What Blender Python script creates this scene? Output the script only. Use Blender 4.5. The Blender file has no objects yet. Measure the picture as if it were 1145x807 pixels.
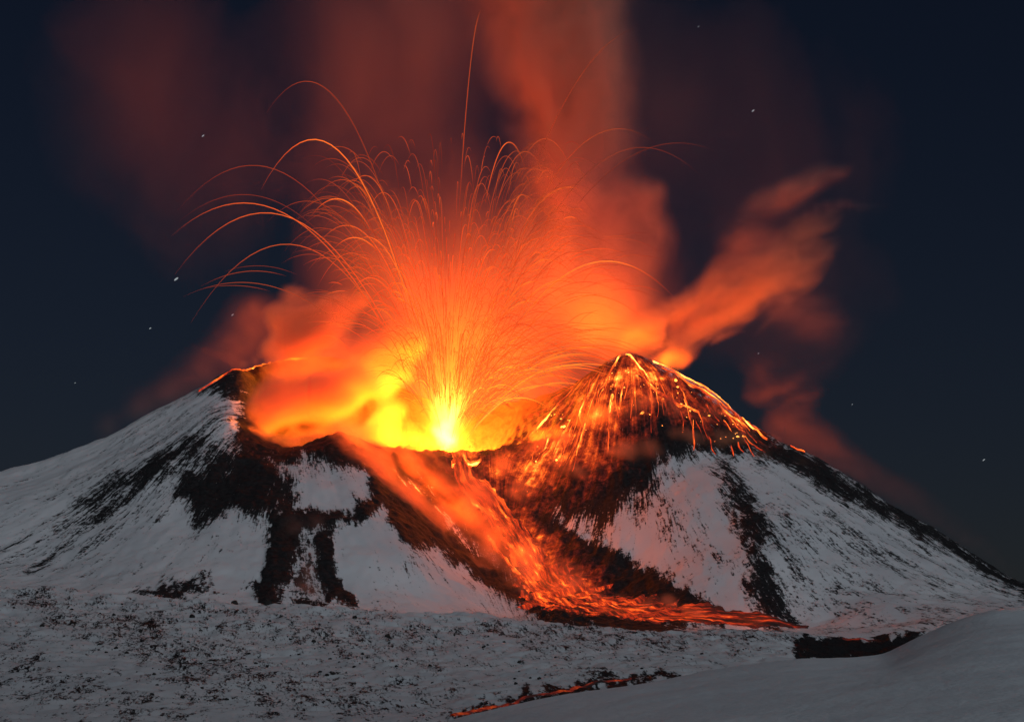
import bpy, bmesh, math, random
import numpy as np

sc = bpy.context.scene
COL = sc.collection
R = math.radians
rng = np.random.default_rng(11)
random.seed(5)

# ------------------------------------------------------------------ camera, sky, moon, exposure
# one photo pixel (1145 px wide frame) spans S*Y metres at Y metres from the camera
S = 0.45 / 1145.0
U0, V0 = 572.5, 760.0            # frame centre column, row of the horizon
cam = bpy.data.objects.new('camera', bpy.data.cameras.new('camera'))
COL.objects.link(cam)
cam.location = (0, 0, 0)
cam.rotation_euler = (R(90), 0, 0)
cam.data.sensor_width = 36
cam.data.lens = 80
cam.data.shift_y = (V0 - 403.5) / 1145.0
cam.data.clip_start = 1
cam.data.clip_end = 60000
sc.camera = cam

world = bpy.data.worlds.new('World')
sc.world = world
world.use_nodes = True
wt = world.node_tree
bg = wt.nodes['Background']
sky = wt.nodes.new('ShaderNodeTexSky')
sky.sky_type = 'NISHITA'
sky.sun_disc = False
MOON_EL, MOON_AZ = 24, 160       # the moon stands behind the camera, a little to one side
sky.sun_elevation = R(MOON_EL)
sky.sun_rotation = R(MOON_AZ)
sky.air_density = 1.0
sky.dust_density = 0.3
night = wt.nodes.new('ShaderNodeMix'); night.data_type = 'RGBA'; night.blend_type = 'MULTIPLY'
night.inputs[0].default_value = 1; night.inputs[7].default_value = (0.92, 0.98, 1.42, 1)
wt.links.new(sky.outputs[0], night.inputs[6])
wt.links.new(night.outputs[2], bg.inputs[0])
bg.inputs[1].default_value = 0.0019         # a moonlit sky, not a sunlit one

moon = bpy.data.objects.new('moon', bpy.data.lights.new('moon', 'SUN'))
COL.objects.link(moon)
moon.data.energy = 0.80
moon.data.angle = R(30)
moon.data.color = (0.86, 0.97, 1.05)
moon.rotation_euler = (R(90 - MOON_EL), 0, R(22))

vs = sc.view_settings
vs.view_transform = 'Standard'
vs.look = 'None'
vs.exposure = 0
vs.gamma = 1
vs.use_curve_mapping = False
cy = sc.cycles
cy.use_denoising = True
cy.max_bounces = 8
cy.diffuse_bounces = 2
cy.glossy_bounces = 1
cy.volume_bounces = 4
cy.transparent_max_bounces = 8
cy.sample_clamp_indirect = 4
cy.use_adaptive_sampling = True
cy.adaptive_threshold = 0.02
cy.volume_step_rate = 1.0
cy.volume_max_steps = 256
cy.caustics_reflective = False
cy.caustics_refractive = False

# ------------------------------------------------------------------ helpers
def P(u, v, Y):
    return np.array([(u - U0) * S * Y, Y, (V0 - v) * S * Y])

def tag(o, label=None, cat=None, group=None, kind=None):
    if label: o['label'] = label
    if cat: o['category'] = cat
    if group: o['group'] = group
    if kind: o['kind'] = kind
    return o

def mesh_obj(name, verts, faces, mat, parent=None, smooth=True):
    me = bpy.data.meshes.new(name)
    me.from_pydata([tuple(map(float, p)) for p in verts], [], faces)
    if smooth:
        me.shade_smooth()
    if mat: me.materials.append(mat)
    o = bpy.data.objects.new(name, me)
    COL.objects.link(o)
    if parent: o.parent = parent
    return o

def set_attr(me, name, vals, typ='FLOAT'):
    a = me.attributes.new(name, typ, 'POINT')
    a.data.foreach_set('value' if typ == 'FLOAT' else 'vector', np.ascontiguousarray(vals, dtype=np.float32).ravel())

def grid_mesh(name, X, Y, Z, mat):
    """a height sheet from 2D arrays"""
    n, m = X.shape
    me = bpy.data.meshes.new(name)
    me.vertices.add(n * m)
    me.vertices.foreach_set('co', np.stack([X, Y, Z], -1).astype(np.float32).ravel())
    i = np.arange(n * m).reshape(n, m)
    q = np.stack([i[:-1, :-1], i[:-1, 1:], i[1:, 1:], i[1:, :-1]], -1).reshape(-1, 4)
    k = len(q)
    me.loops.add(k * 4)
    me.polygons.add(k)
    me.loops.foreach_set('vertex_index', q.astype(np.int32).ravel())
    me.polygons.foreach_set('loop_start', np.arange(0, k * 4, 4, dtype=np.int32))
    me.update(calc_edges=True)
    me.validate()
    me.shade_smooth()
    me.materials.append(mat)
    o = bpy.data.objects.new(name, me)
    COL.objects.link(o)
    return o

# gradient noise on numpy arrays
_perm = rng.permutation(256)
_perm = np.concatenate([_perm, _perm, _perm])
_ang = rng.normal(size=(256, 3))
_ang /= np.linalg.norm(_ang, axis=1)[:, None]
def perlin(x, y, z):
    x, y, z = np.broadcast_arrays(x, y, z)
    xi, yi, zi = np.floor(x).astype(int), np.floor(y).astype(int), np.floor(z).astype(int)
    xf, yf, zf = x - xi, y - yi, z - zi
    f = lambda t: t * t * t * (t * (t * 6 - 15) + 10)
    a, b, c = f(xf), f(yf), f(zf)
    xi, yi, zi = xi & 255, yi & 255, zi & 255
    def g(dx, dy, dz):
        h = _perm[_perm[_perm[xi + dx] + yi + dy] + zi + dz] & 255
        v = _ang[h]
        return v[..., 0] * (xf - dx) + v[..., 1] * (yf - dy) + v[..., 2] * (zf - dz)
    L = lambda t, p, q: p + t * (q - p)
    return 1.6 * L(c, L(b, L(a, g(0,0,0), g(1,0,0)), L(a, g(0,1,0), g(1,1,0))),
                   L(b, L(a, g(0,0,1), g(1,0,1)), L(a, g(0,1,1), g(1,1,1))))
def fbm(x, y, z, oct=4, gain=0.5):
    s, a = 0, 1
    for k in range(oct):
        s = s + a * perlin(x + 17.3 * k, y - 9.1 * k, z + 5.7 * k)
        x, y, z, a = x * 2.03, y * 2.03, z * 2.03, a * gain
    return s

def pchip(xs, ys, x):
    """monotone cubic through (xs, ys[..., n]) at x; ys may be 2D with the knots on axis 0"""
    xs = np.asarray(xs, float); ys = np.asarray(ys, float)
    if ys.ndim == 1: ys = ys[:, None]; flat = True
    else: flat = False
    h = np.diff(xs)[:, None]
    d = np.diff(ys, axis=0) / h
    m = np.zeros_like(ys)
    w1, w2 = 2 * h[1:] + h[:-1], h[1:] + 2 * h[:-1]
    with np.errstate(all='ignore'):
        mm = (w1 + w2) / (w1 / d[:-1] + w2 / d[1:])
    m[1:-1] = np.where(d[:-1] * d[1:] > 0, np.nan_to_num(mm), 0)
    m[0], m[-1] = d[0], d[-1]
    x = np.clip(x, xs[0], xs[-1])
    i = np.clip(np.searchsorted(xs, x) - 1, 0, len(xs) - 2)
    t = ((x - xs[i]) / np.diff(xs)[i])[:, None]
    hh = np.diff(xs)[i][:, None]
    r = ((2*t**3 - 3*t**2 + 1) * ys[i] + (t**3 - 2*t**2 + t) * hh * m[i] + (-2*t**3 + 3*t**2) * ys[i+1] + (t**3 - t**2) * hh * m[i+1])
    return r[:, 0] if flat else r

def blur(a, n, axis):
    if n < 1: return a
    k = np.exp(-0.5 * (np.arange(-3*n, 3*n + 1) / n) ** 2); k /= k.sum()
    pad = [(0, 0)] * a.ndim; pad[axis] = (3*n, 3*n)
    b = np.pad(a, pad, mode='edge')
    return np.apply_along_axis(lambda r: np.convolve(r, k, 'valid'), axis, b)

def sdf(poly, U, V):
    """signed distance to a polygon, positive inside"""
    p = np.asarray(poly, float)
    d = np.full(U.shape, 1e9); ins = np.zeros(U.shape, bool)
    for a, b in zip(p, np.roll(p, -1, 0)):
        e = b - a
        t = np.clip(((U - a[0]) * e[0] + (V - a[1]) * e[1]) / (e @ e + 1e-9), 0, 1)
        d = np.minimum(d, np.hypot(U - a[0] - t * e[0], V - a[1] - t * e[1]))
        c = (a[1] <= V) != (b[1] <= V)
        with np.errstate(all='ignore'):
            xx = a[0] + (V - a[1]) / (b[1] - a[1] + 1e-12) * e[0]
        ins ^= c & (U < xx)
    return np.where(ins, d, -d)

class Terrain:
    """heights lofted through cross-sections: {distance Y: [(column, row), ...]}"""
    def __init__(s, slices, us, ys, bu=0, by=0):
        s.us, s.ys = np.asarray(us, float), np.asarray(ys, float)
        keys = sorted(slices)
        rows = np.stack([pchip([p[0] for p in slices[k]], [p[1] for p in slices[k]], s.us) for k in keys])
        z = (V0 - rows) * S * np.array(keys)[:, None]
        s.Z = pchip(keys, z, s.ys)                         # [ny, nu]
        s.Z = blur(blur(s.Z, bu, 1), by, 0)
        s.Y, s.U = np.meshgrid(s.ys, s.us, indexing='ij')
        s.X = (s.U - U0) * S * s.Y
    def V(s):
        return V0 - s.Z / (S * s.Y)
    def z(s, x, y):
        u = U0 + x / (S * y)
        i = np.interp(u, s.us, np.arange(len(s.us))); j = np.interp(y, s.ys, np.arange(len(s.ys)))
        i0 = np.minimum(np.floor(i).astype(int), len(s.us) - 2); j0 = np.minimum(np.floor(j).astype(int), len(s.ys) - 2)
        a, b = i - i0, j - j0
        Z = s.Z
        return (Z[j0, i0] * (1-a) + Z[j0, i0+1] * a) * (1-b) + (Z[j0+1, i0] * (1-a) + Z[j0+1, i0+1] * a) * b
    def hit(s, u, v):
        """the nearest surface point seen at photo column u, row v"""
        yy = np.linspace(s.ys[0], s.ys[-1], 1500)
        zz = s.z((u - U0) * S * yy, yy)
        ok = np.nonzero(V0 - zz / (S * yy) <= v)[0]
        Y = yy[ok[0]] if len(ok) else yy[np.argmin(V0 - zz / (S * yy))]
        x = (u - U0) * S * Y
        return np.array([x, Y, float(s.z(np.array([x]), np.array([Y]))[0])])

# ------------------------------------------------------------------ materials
def new_mat(name):
    m = bpy.data.materials.new(name); m.use_nodes = True
    m.node_tree.nodes.clear()
    return m, m.node_tree.nodes, m.node_tree.links
def node(N, t, **kw):
    n = N.new(t)
    for k, v in kw.items():
        if k.startswith('_'): setattr(n, k[1:], v)
        else: n.inputs[k.replace('__', ' ')].default_value = v
    return n
def mth(N, L, op, a, b=None, c=None, clamp=False):
    n = N.new('ShaderNodeMath'); n.operation = op; n.use_clamp = clamp
    for i, v in enumerate((a, b, c)):
        if v is None: continue
        if isinstance(v, (int, float)): n.inputs[i].default_value = v
        else: L.new(v, n.inputs[i])
    return n.outputs[0]
def smooth(N, L, x, lo, hi):
    n = N.new('ShaderNodeMapRange'); n.interpolation_type = 'SMOOTHSTEP'
    n.inputs[1].default_value = lo; n.inputs[2].default_value = hi
    L.new(x, n.inputs[0])
    return n.outputs[0]
def noise(N, L, vec, scale, detail=4, rough=0.6):
    n = N.new('ShaderNodeTexNoise'); n.inputs['Scale'].default_value = scale
    n.inputs['Detail'].default_value = detail; n.inputs['Roughness'].default_value = rough
    if vec is not None: L.new(vec, n.inputs['Vector'])
    return n.outputs[0]
def ramp(N, L, x, stops):
    n = N.new('ShaderNodeValToRGB')
    e = n.color_ramp.elements
    while len(e) < len(stops): e.new(0.5)
    for el, (p, c) in zip(e, stops):
        el.position = p; el.color = (*c, 1)
    L.new(x, n.inputs[0])
    return n.outputs[0]
def attr(N, name):
    n = N.new('ShaderNodeAttribute'); n.attribute_name = name
    return n

def snow_rock_material(name, hot=False, fleck=0.045, fine=0.22, near=False):
    """snow cover broken by bare lava rock: the share of rock comes from the attribute «rock», its grain from noise"""
    m, N, L = new_mat(name)
    out = N.new('ShaderNodeOutputMaterial')
    pb = N.new('ShaderNodeBsdfPrincipled')
    L.new(pb.outputs[0], out.inputs[0])
    pb.inputs['Roughness'].default_value = 0.85
    pb.inputs['Specular IOR Level'].default_value = 0.15
    flow = attr(N, 'flow').outputs['Vector']
    rock = attr(N, 'rock').outputs['Fac']
    geo = N.new('ShaderNodeNewGeometry').outputs['Position']
    n1 = noise(N, L, flow, fleck, 5, 0.68)
    n2 = noise(N, L, flow if near else geo, fine, 3, 0.7)
    n3 = noise(N, L, geo, 0.011, 2, 0.5)
    n4 = noise(N, L, flow, fleck * 5.0, 4, 0.75)
    g = mth(N, L, 'ADD', mth(N, L, 'MULTIPLY', n1, 1.5), mth(N, L, 'MULTIPLY', n2, 1.1))
    g = mth(N, L, 'ADD', g, mth(N, L, 'MULTIPLY', n4, 1.7))
    g = mth(N, L, 'ADD', g, mth(N, L, 'MULTIPLY', n3, 0.3))
    g = mth(N, L, 'SUBTRACT', g, 2.3)
    k = mth(N, L, 'ADD', rock, g)
    mask = smooth(N, L, k, 0.40, 0.68)
    snow = ramp(N, L, n3, [(0.3, (0.60, 0.60, 0.63)), (0.7, (0.72, 0.71, 0.73))])
    stone = ramp(N, L, n2, [(0.3, (0.007, 0.007, 0.008)), (0.75, (0.032, 0.029, 0.031))])
    mix = N.new('ShaderNodeMix'); mix.data_type = 'RGBA'
    L.new(mask, mix.inputs[0]); L.new(snow, mix.inputs[6]); L.new(stone, mix.inputs[7])
    L.new(mix.outputs[2], pb.inputs['Base Color'])
    bp = N.new('ShaderNodeBump'); bp.inputs['Strength'].default_value = 0.6; bp.inputs['Distance'].default_value = 2.0
    hgt = mth(N, L, 'ADD', mth(N, L, 'MULTIPLY', mask, mth(N, L, 'ADD', n2, 0.3)), mth(N, L, 'MULTIPLY', n1, 0.15))
    L.new(hgt, bp.inputs['Height']); L.new(bp.outputs[0], pb.inputs['Normal'])
    if hot:                                        # fresh spatter that still glows on the cone, plus painted red haze glow
        h = attr(N, 'hot').outputs['Fac']
        a = noise(N, L, flow, 0.035, 5, 0.72)
        b = noise(N, L, geo, 0.055, 6, 0.75)
        q = mth(N, L, 'ADD', mth(N, L, 'MULTIPLY', a, 0.52), mth(N, L, 'MULTIPLY', b, 0.68))
        q = mth(N, L, 'ADD', q, mth(N, L, 'MULTIPLY', h, 0.62))
        e = smooth(N, L, q, 0.80, 1.36)
        e = mth(N, L, 'MULTIPLY', e, smooth(N, L, h, 0.02, 0.3))
        c = ramp(N, L, e, [(0.0, (0.0, 0.0, 0.0)), (0.16, (0.10, 0.007, 0.002)), (0.38, (0.40, 0.03, 0.005)), (0.62, (1.1, 0.13, 0.013)), (0.85, (2.6, 0.65, 0.07)), (1.0, (4.0, 1.6, 0.3))])
        L.new(c, pb.inputs['Emission Color']); pb.inputs['Emission Strength'].default_value = 1.0
        m.cycles.emission_sampling = 'NONE'
    return m

def lava_material(name, gain=1.0, scale=0.06, bias=0.0, sampling='NONE'):
    """molten lava under a broken crust; «flow» runs along the stream, «heat» 0..1"""
    m, N, L = new_mat(name)
    out = N.new('ShaderNodeOutputMaterial')
    pb = N.new('ShaderNodeBsdfPrincipled'); L.new(pb.outputs[0], out.inputs[0])
    pb.inputs['Base Color'].default_value = (0.02, 0.016, 0.015, 1); pb.inputs['Roughness'].default_value = 0.9
    flow = attr(N, 'flow').outputs['Vector']; heat = attr(N, 'molten').outputs['Fac']
    a = noise(N, L, flow, scale, 5, 0.68)
    x = mth(N, L, 'ADD', mth(N, L, 'MULTIPLY', mth(N, L, 'SUBTRACT', a, 0.5), 2.5), heat)
    x = mth(N, L, 'ADD', x, bias, clamp=True)
    c = ramp(N, L, x, [(0.0, (0, 0, 0)), (0.25, (0.05, 0.003, 0.001)), (0.5, (0.45, 0.025, 0.004)), (0.72, (1.1, 0.12, 0.012)), (0.9, (2.2, 0.5, 0.05)), (1.0, (4.0, 1.5, 0.25))])
    L.new(c, pb.inputs['Emission Color']); pb.inputs['Emission Strength'].default_value = gain
    m.cycles.emission_sampling = sampling
    return m

def trail_material(name, gain):
    """drops of molten lava in flight: colour and glow from «heat»"""
    m, N, L = new_mat(name)
    out = N.new('ShaderNodeOutputMaterial')
    e = N.new('ShaderNodeEmission'); L.new(e.outputs[0], out.inputs[0])
    h = attr(N, 'molten').outputs['Fac']
    c = ramp(N, L, h, [(0.0, (0.05, 0.006, 0.004)), (0.3, (0.28, 0.035, 0.012)), (0.55, (0.85, 0.12, 0.02)), (0.8, (1.8, 0.42, 0.05)), (1.0, (3.2, 1.3, 0.22))])
    L.new(c, e.inputs[0]); e.inputs[1].default_value = gain
    m.cycles.emission_sampling = 'NONE'
    return m

def smoke_material(name, density, color=(0.9, 0.88, 0.87), aniso=0.0, emission=None):
    m, N, L = new_mat(name)
    out = N.new('ShaderNodeOutputMaterial')
    pv = N.new('ShaderNodeVolumePrincipled'); L.new(pv.outputs[0], out.inputs['Volume'])
    pv.inputs['Density'].default_value = density
    pv.inputs['Color'].default_value = (*color, 1)
    pv.inputs['Anisotropy'].default_value = aniso
    if emission:
        a = attr(N, 'density').outputs['Fac']
        c = ramp(N, L, a, [(0.0, (1.0, 0.10, 0.008)), (0.35, (1.0, 0.22, 0.02)), (1.0, (1.0, 0.62, 0.15))])
        L.new(c, pv.inputs['Emission Color'])
        L.new(mth(N, L, 'MULTIPLY', a, emission), pv.inputs['Emission Strength'])
    return m

# ------------------------------------------------------------------ smoke as voxel clouds
def volume_cloud(name, dens, lo, hi, mat):
    """dens[nx,ny,nz] between corners lo and hi becomes a volume object"""
    nx, ny, nz = dens.shape
    me = bpy.data.meshes.new(name + '_field'); me.vertices.add(dens.size)
    set_attr(me, 'd', dens)
    fo = bpy.data.objects.new(name + '_field', me)
    ng = bpy.data.node_groups.new(name + '_grid', 'GeometryNodeTree')
    ng.interface.new_socket('Geometry', in_out='OUTPUT', socket_type='NodeSocketGeometry')
    N = ng.nodes; L = ng.links
    out = N.new('NodeGroupOutput'); vc = N.new('GeometryNodeVolumeCube'); sm = N.new('GeometryNodeSetMaterial')
    oi = N.new('GeometryNodeObjectInfo'); oi.inputs['Object'].default_value = fo
    si = N.new('GeometryNodeSampleIndex'); si.data_type = 'FLOAT'; si.domain = 'POINT'
    na = N.new('GeometryNodeInputNamedAttribute'); na.data_type = 'FLOAT'; na.inputs['Name'].default_value = 'd'
    pos = N.new('GeometryNodeInputPosition')
    vc.inputs['Min'].default_value = lo; vc.inputs['Max'].default_value = hi
    for k, n in zip('XYZ', dens.shape): vc.inputs['Resolution ' + k].default_value = n
    mr = N.new('ShaderNodeMapRange'); mr.data_type = 'FLOAT_VECTOR'; mr.clamp = True
    mr.inputs[7].default_value = lo; mr.inputs[8].default_value = hi
    mr.inputs[9].default_value = (0, 0, 0); mr.inputs[10].default_value = (nx - 1, ny - 1, nz - 1)
    L.new(pos.outputs[0], mr.inputs[6])
    sx = N.new('ShaderNodeSeparateXYZ'); L.new(mr.outputs[1], sx.inputs[0])
    r = [mth(N, L, 'ROUND', sx.outputs[i]) for i in range(3)]
    idx = mth(N, L, 'ADD', mth(N, L, 'MULTIPLY', mth(N, L, 'ADD', mth(N, L, 'MULTIPLY', r[0], ny), r[1]), nz), r[2])
    fi = N.new('FunctionNodeFloatToInt'); L.new(idx, fi.inputs[0])
    L.new(oi.outputs['Geometry'], si.inputs['Geometry']); L.new(na.outputs[0], si.inputs['Value']); L.new(fi.outputs[0], si.inputs['Index'])
    L.new(si.outputs[0], vc.inputs['Density']); L.new(vc.outputs[0], sm.inputs['Geometry']); sm.inputs['Material'].default_value = mat
    L.new(sm.outputs[0], out.inputs[0])
    vd = bpy.data.volumes.new(name); vd.materials.append(mat)
    o = bpy.data.objects.new(name, vd); COL.objects.link(o)
    o.modifiers.new('grid', 'NODES').node_group = ng
    return o

def cloud(name, blobs, mat, voxel=5.0, depth=1.0, nscale=60.0, namp=0.9, stretch=None, edge=0.0, seed=0, soft=1.0, sharp=2.0):
    """blobs (column, row, radius px, distance Y, weight[, depth radius px]) summed, then eaten into by noise.
    stretch = (direction, factor) draws the wisps out along the wind."""
    B = []
    for b in blobs:
        u, v, r, Y, w = b[:5]
        k = S * Y
        B.append((*P(u, v, Y), r * k, (b[5] if len(b) > 5 else r * depth) * k, w))
    B = np.array(B)
    pad = 2.0
    lo = np.array([(B[:, 0] - pad * B[:, 3]).min(), (B[:, 1] - pad * B[:, 4]).min(), (B[:, 2] - pad * B[:, 3]).min()])
    hi = np.array([(B[:, 0] + pad * B[:, 3]).max(), (B[:, 1] + pad * B[:, 4]).max(), (B[:, 2] + pad * B[:, 3]).max()])
    n = np.maximum(8, np.ceil((hi - lo) / voxel).astype(int))
    ax = [np.linspace(lo[i], hi[i], n[i]) for i in range(3)]
    X, Y, Z = np.meshgrid(*ax, indexing='ij')
    sx, sy, sz = X / nscale, Y / nscale, Z / nscale
    o = seed * 13.7
    wx = fbm(sx * .6 + o, sy * .6, sz * .6, 2) ; wz = fbm(sx * .6, sy * .6 + o + 31, sz * .6, 2)
    if stretch is not None:
        d, f = stretch; d = np.array(d, float); d /= np.linalg.norm(d)
        a = (X * d[0] + Y * d[1] + Z * d[2]) / nscale * (1 - 1 / f)
        sx, sy, sz = sx - a * d[0], sy - a * d[1], sz - a * d[2]
    nn = fbm(sx + .45 * wx + o, sy + o * .3, sz + .45 * wz - o, 5, 0.55)
    Xw, Zw = X + wx * nscale * .22, Z + wz * nscale * .22
    D = np.zeros_like(X)
    for x, y, z, r, ry, w in B:
        q = ((Xw - x) / r) ** 2 + ((Y - y) / ry) ** 2 + ((Zw - z) / r) ** 2
        D += w * np.exp(-sharp * q)
    D = D * np.clip(1 + namp * nn * 1.3, 0, None)
    if edge: D = np.clip((D - edge * .35) / (1 - edge * .35), 0, None)     # firmer outline
    t = np.ones_like(D)                                   # fade out before the faces of the box
    for i, A in enumerate((X, Y, Z)):
        e = np.minimum(A - lo[i], hi[i] - A) / (0.12 * (hi[i] - lo[i]))
        t *= np.clip(e, 0, 1)
    D = D * t
    D[D < 0.004] = 0
    return volume_cloud(name, D, tuple(lo), tuple(hi), mat)

# ------------------------------------------------------------------ terrain: the volcano
slices = {
    2250: [(-600,730),(0,725),(600,728),(1145,728),(1800,735)],
    2350: [(-600,712),(0,700),(300,700),(600,706),(1145,706),(1800,712)],
    2480: [(-600,690),(-200,672),(0,668),(100,668),(200,665),(300,668),(400,684),(500,692),(600,692),(700,700),(800,703),(900,704),(1000,690),(1145,682),(1300,692),(1800,705)],
    2650: [(-600,665),(-300,645),(0,640),(100,625),(200,602),(300,590),(350,592),(400,592),(450,604),(500,642),(550,668),(590,680),(650,674),(700,668),(750,642),(800,622),(850,612),(900,620),(1000,642),(1145,674),(1300,690),(1800,705)],
    2780: [(-600,650),(-300,612),(0,590),(100,568),(200,538),(300,530),(350,527),(400,530),(450,562),(500,602),(550,625),(600,628),(650,610),(700,588),(750,563),(800,548),(850,552),(900,562),(1000,602),(1145,662),(1300,690),(1800,705)],
    2880: [(-600,640),(-300,595),(0,555),(100,528),(200,488),(250,472),(280,492),(320,503),(350,497),(380,484),(400,491),(430,512),(460,532),(500,552),(550,570),(600,556),(650,530),(700,508),(750,500),(800,504),(850,512),(900,530),(1000,580),(1145,656),(1300,690),(1800,705)],
    2945: [(-600,645),(-350,603),(0,540),(100,512),(200,466),(250,448),(282,470),(322,500),(350,506),(382,500),(412,500),(450,509),(480,504),(505,500),(525,502),(548,503),(575,508),(605,496),(650,452),(690,416),(715,412),(750,424),(800,456),(855,497),(900,517),(1000,573),(1145,655),(1300,693),(1800,710)],
    3000: [(-600,650),(-400,612),(-200,572),(0,525),(50,512),(100,494),(150,468),(200,443),(230,428),(265,411),(290,440),(320,490),(350,514),(400,518),(450,522),(480,534),(505,538),(525,532),(548,512),(575,485),(605,463),(635,437),(662,414),(684,399),(702,394),(722,398),(742,406),(764,419),(800,441),(855,486),(900,506),(950,535),(1000,567),(1050,598),(1100,627),(1145,652),(1300,695),(1800,715)],
    3120: [(-600,660),(-200,590),(0,545),(100,512),(200,462),(265,424),(300,404),(350,392),(400,402),(450,430),(500,450),(550,450),(600,445),(650,432),(700,418),(760,438),(855,500),(1000,585),(1145,665),(1800,715)],
    3350: [(-600,690),(0,600),(200,540),(350,480),(500,490),(700,480),(855,560),(1145,690),(1800,725)],
    3900: [(-600,735),(0,700),(350,660),(700,660),(1145,730),(1800,740)],
    4600: [(-600,762),(0,760),(600,758),(1145,762),(1800,764)],
}
us = np.concatenate([np.arange(-560, -40, 12), np.arange(-40, 1190, 1.6), np.arange(1190, 1760, 12)])
ys = np.concatenate([np.arange(2250, 3060, 2.6), np.arange(3060, 3200, 5), np.arange(3200, 4600, 25)])
vol = Terrain(slices, us, ys, bu=5, by=6)
X, Y = vol.X, vol.Y
# two craters' summits in plan: fall lines fan out from them
def fan(u, v, Yc):
    c = P(u, v, Yc); dx, dy = X - c[0], Y - c[1]
    return np.hypot(dx, dy), np.arctan2(dx, -dy)
rl, tl = fan(330, 400, 3010); rr, tr_ = fan(705, 395, 3010)
wR = 1 / (1 + np.exp(-(vol.U - 560 + (Y - 2800) * .1) / 12))
rad = rl * (1 - wR) + rr * wR
the = tl * (1 - wR) + (tr_ + 3) * wR
flow = np.stack([the * 420, rad * 0.22, vol.Z * 0.05], -1)
rel = np.clip((rad - 25) / 120, 0, 1) * np.clip((Y - 2300) / 150, 0, 1)
bump = 4.5 * fbm(X / 90, Y / 90, 0 * X, 4) * rel
bump += rel * 1.3 * perlin(flow[..., 0] / 34, flow[..., 1] / 34, 0 * X + 3.3)
bump += rel * .5 * perlin(flow[..., 0] / 12, flow[..., 1] / 12, 0 * X + 7.3)
bump += .45 * fbm(X / 14, Y / 14, 0 * X + 2, 3)
VV = vol.V(); UU = vol.U
rough_zone = np.clip(sdf([(400,485),(545,495),(700,390),(900,500),(760,520),(640,575),(800,690),(600,700),(540,620)], UU, VV) / 14 + .5, 0, 1)
bump += rough_zone * (4.0 * fbm(X / 22, Y / 22, 0 * X + 9, 4) + 2.0 * np.abs(perlin(X / 9, Y / 9, 0 * X + 1)))
vol.Z = vol.Z + bump

# share of bare rock, as patches of ground
patches = [   # (value, softness px, outline)
    (0.50, 30, [(0,645),(10,615),(60,575),(130,522),(200,470),(245,440),(290,425),(295,470),(255,505),(215,540),(160,578),(90,628),(40,650)]),
    (0.95, 16, [(85,563),(140,532),(195,503),(228,485),(240,503),(190,532),(140,557),(100,572)]),
    (1.05, 14, [(195,545),(240,505),(285,492),(305,515),(328,535),(326,572),(300,582),(262,574),(228,582),(205,566)]),
    (1.10, 10, [(225,435),(263,405),(345,385),(345,420),(305,440),(302,455),(280,470),(262,450)]),
    (1.4, 9, [(268,470),(285,465),(296,498),(345,503),(330,512),(285,510),(262,500)]),
    (1.4, 8, [(303,580),(328,568),(334,600),(322,640),(308,676),(290,672),(288,652),(302,620)]),
    (0.60, 14, [(322,498),(380,485),(408,505),(412,528),(330,530)]),
    (1.6, 9, [(376,482),(388,482),(425,522),(452,556),(482,586),(522,611),(562,641),(602,670),(612,692),(596,684),(560,662),(525,640),(495,622),(450,592),(432,566),(402,580),(350,588),(322,584),(322,574),(360,579),(396,573),(413,556),(416,532),(400,508)]),
    (0.58, 12, [(318,585),(362,588),(372,670),(318,676)]),
    (1.5, 7, [(354,600),(370,588),(370,630),(380,660),(396,676),(368,676),(361,640)]),
    (0.95, 9, [(138,667),(180,655),(230,649),(244,661),(192,670)]),
    (0.72, 10, [(296,664),(392,672),(400,684),(300,682)]),
    (0.45, 12, [(395,560),(440,556),(450,582),(398,584)]),
    (0.42, 20, [(560,668),(590,640),(480,600),(460,620),(540,670)]),
    (1.15, 12, [(420,480),(505,490),(550,502),(700,385),(860,485),(1000,562),(1200,680),(1200,697),(1050,612),(960,562),(880,524),(838,512),(800,502),(762,506),(738,514),(722,540),(700,560),(680,584),(650,577),(618,572),(640,594),(700,624),(760,656),(795,678),(805,694),(700,716),(560,700),(604,692),(592,662),(540,622),(480,562)]),
    (1.2, 10, [(268,430),(300,425),(345,385),(450,395),(560,440),(700,388),(700,420),(560,520),(480,545),(400,520),(345,512),(285,502),(272,470)]),
    (1.3, 9, [(388,484),(420,500),(480,560),(545,628),(520,632),(500,618),(455,570),(425,528)]),
    (0.62, 14, [(620,572),(680,580),(722,535),(745,512),(760,530),(715,580),(660,600)]),
    (0.92, 13, [(795,508),(816,518),(832,545),(852,575),(862,600),(852,620),(866,650),(882,700),(852,700),(838,665),(836,640),(828,610),(822,590),(814,555),(800,530)]),
    (0.36, 25, [(830,525),(960,570),(1200,690),(1200,720),(850,715),(866,640)]),
    (0.45, 16, [(735,560),(770,560),(800,600),(830,630),(800,640),(740,590)]),
]
def field(U, V, patches, base, warp=7):
    wu = U + warp * fbm(U / 26, V / 26, 0 * U + 4.2, 4, .65); wv = V + warp * fbm(U / 26, V / 26, 0 * U + 8.8, 4, .65)
    f = np.full(U.shape, base)
    for val, soft, poly in patches:
        d = sdf(poly, wu, wv)
        f = np.maximum(f, base + (val - base) * np.clip(d / (2.3 * soft) + .5, 0, 1))
    return f
rock = field(UU, VV, patches, 0.14)
vol.Z = vol.Z + np.clip(rock - .3, 0, .8) * (3.0 + 4.5 * np.abs(perlin(X / 26, Y / 26, 0 * X + 6)) + 2.5 * perlin(X / 9, Y / 9, 0 * X + 2)) * rel
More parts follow.
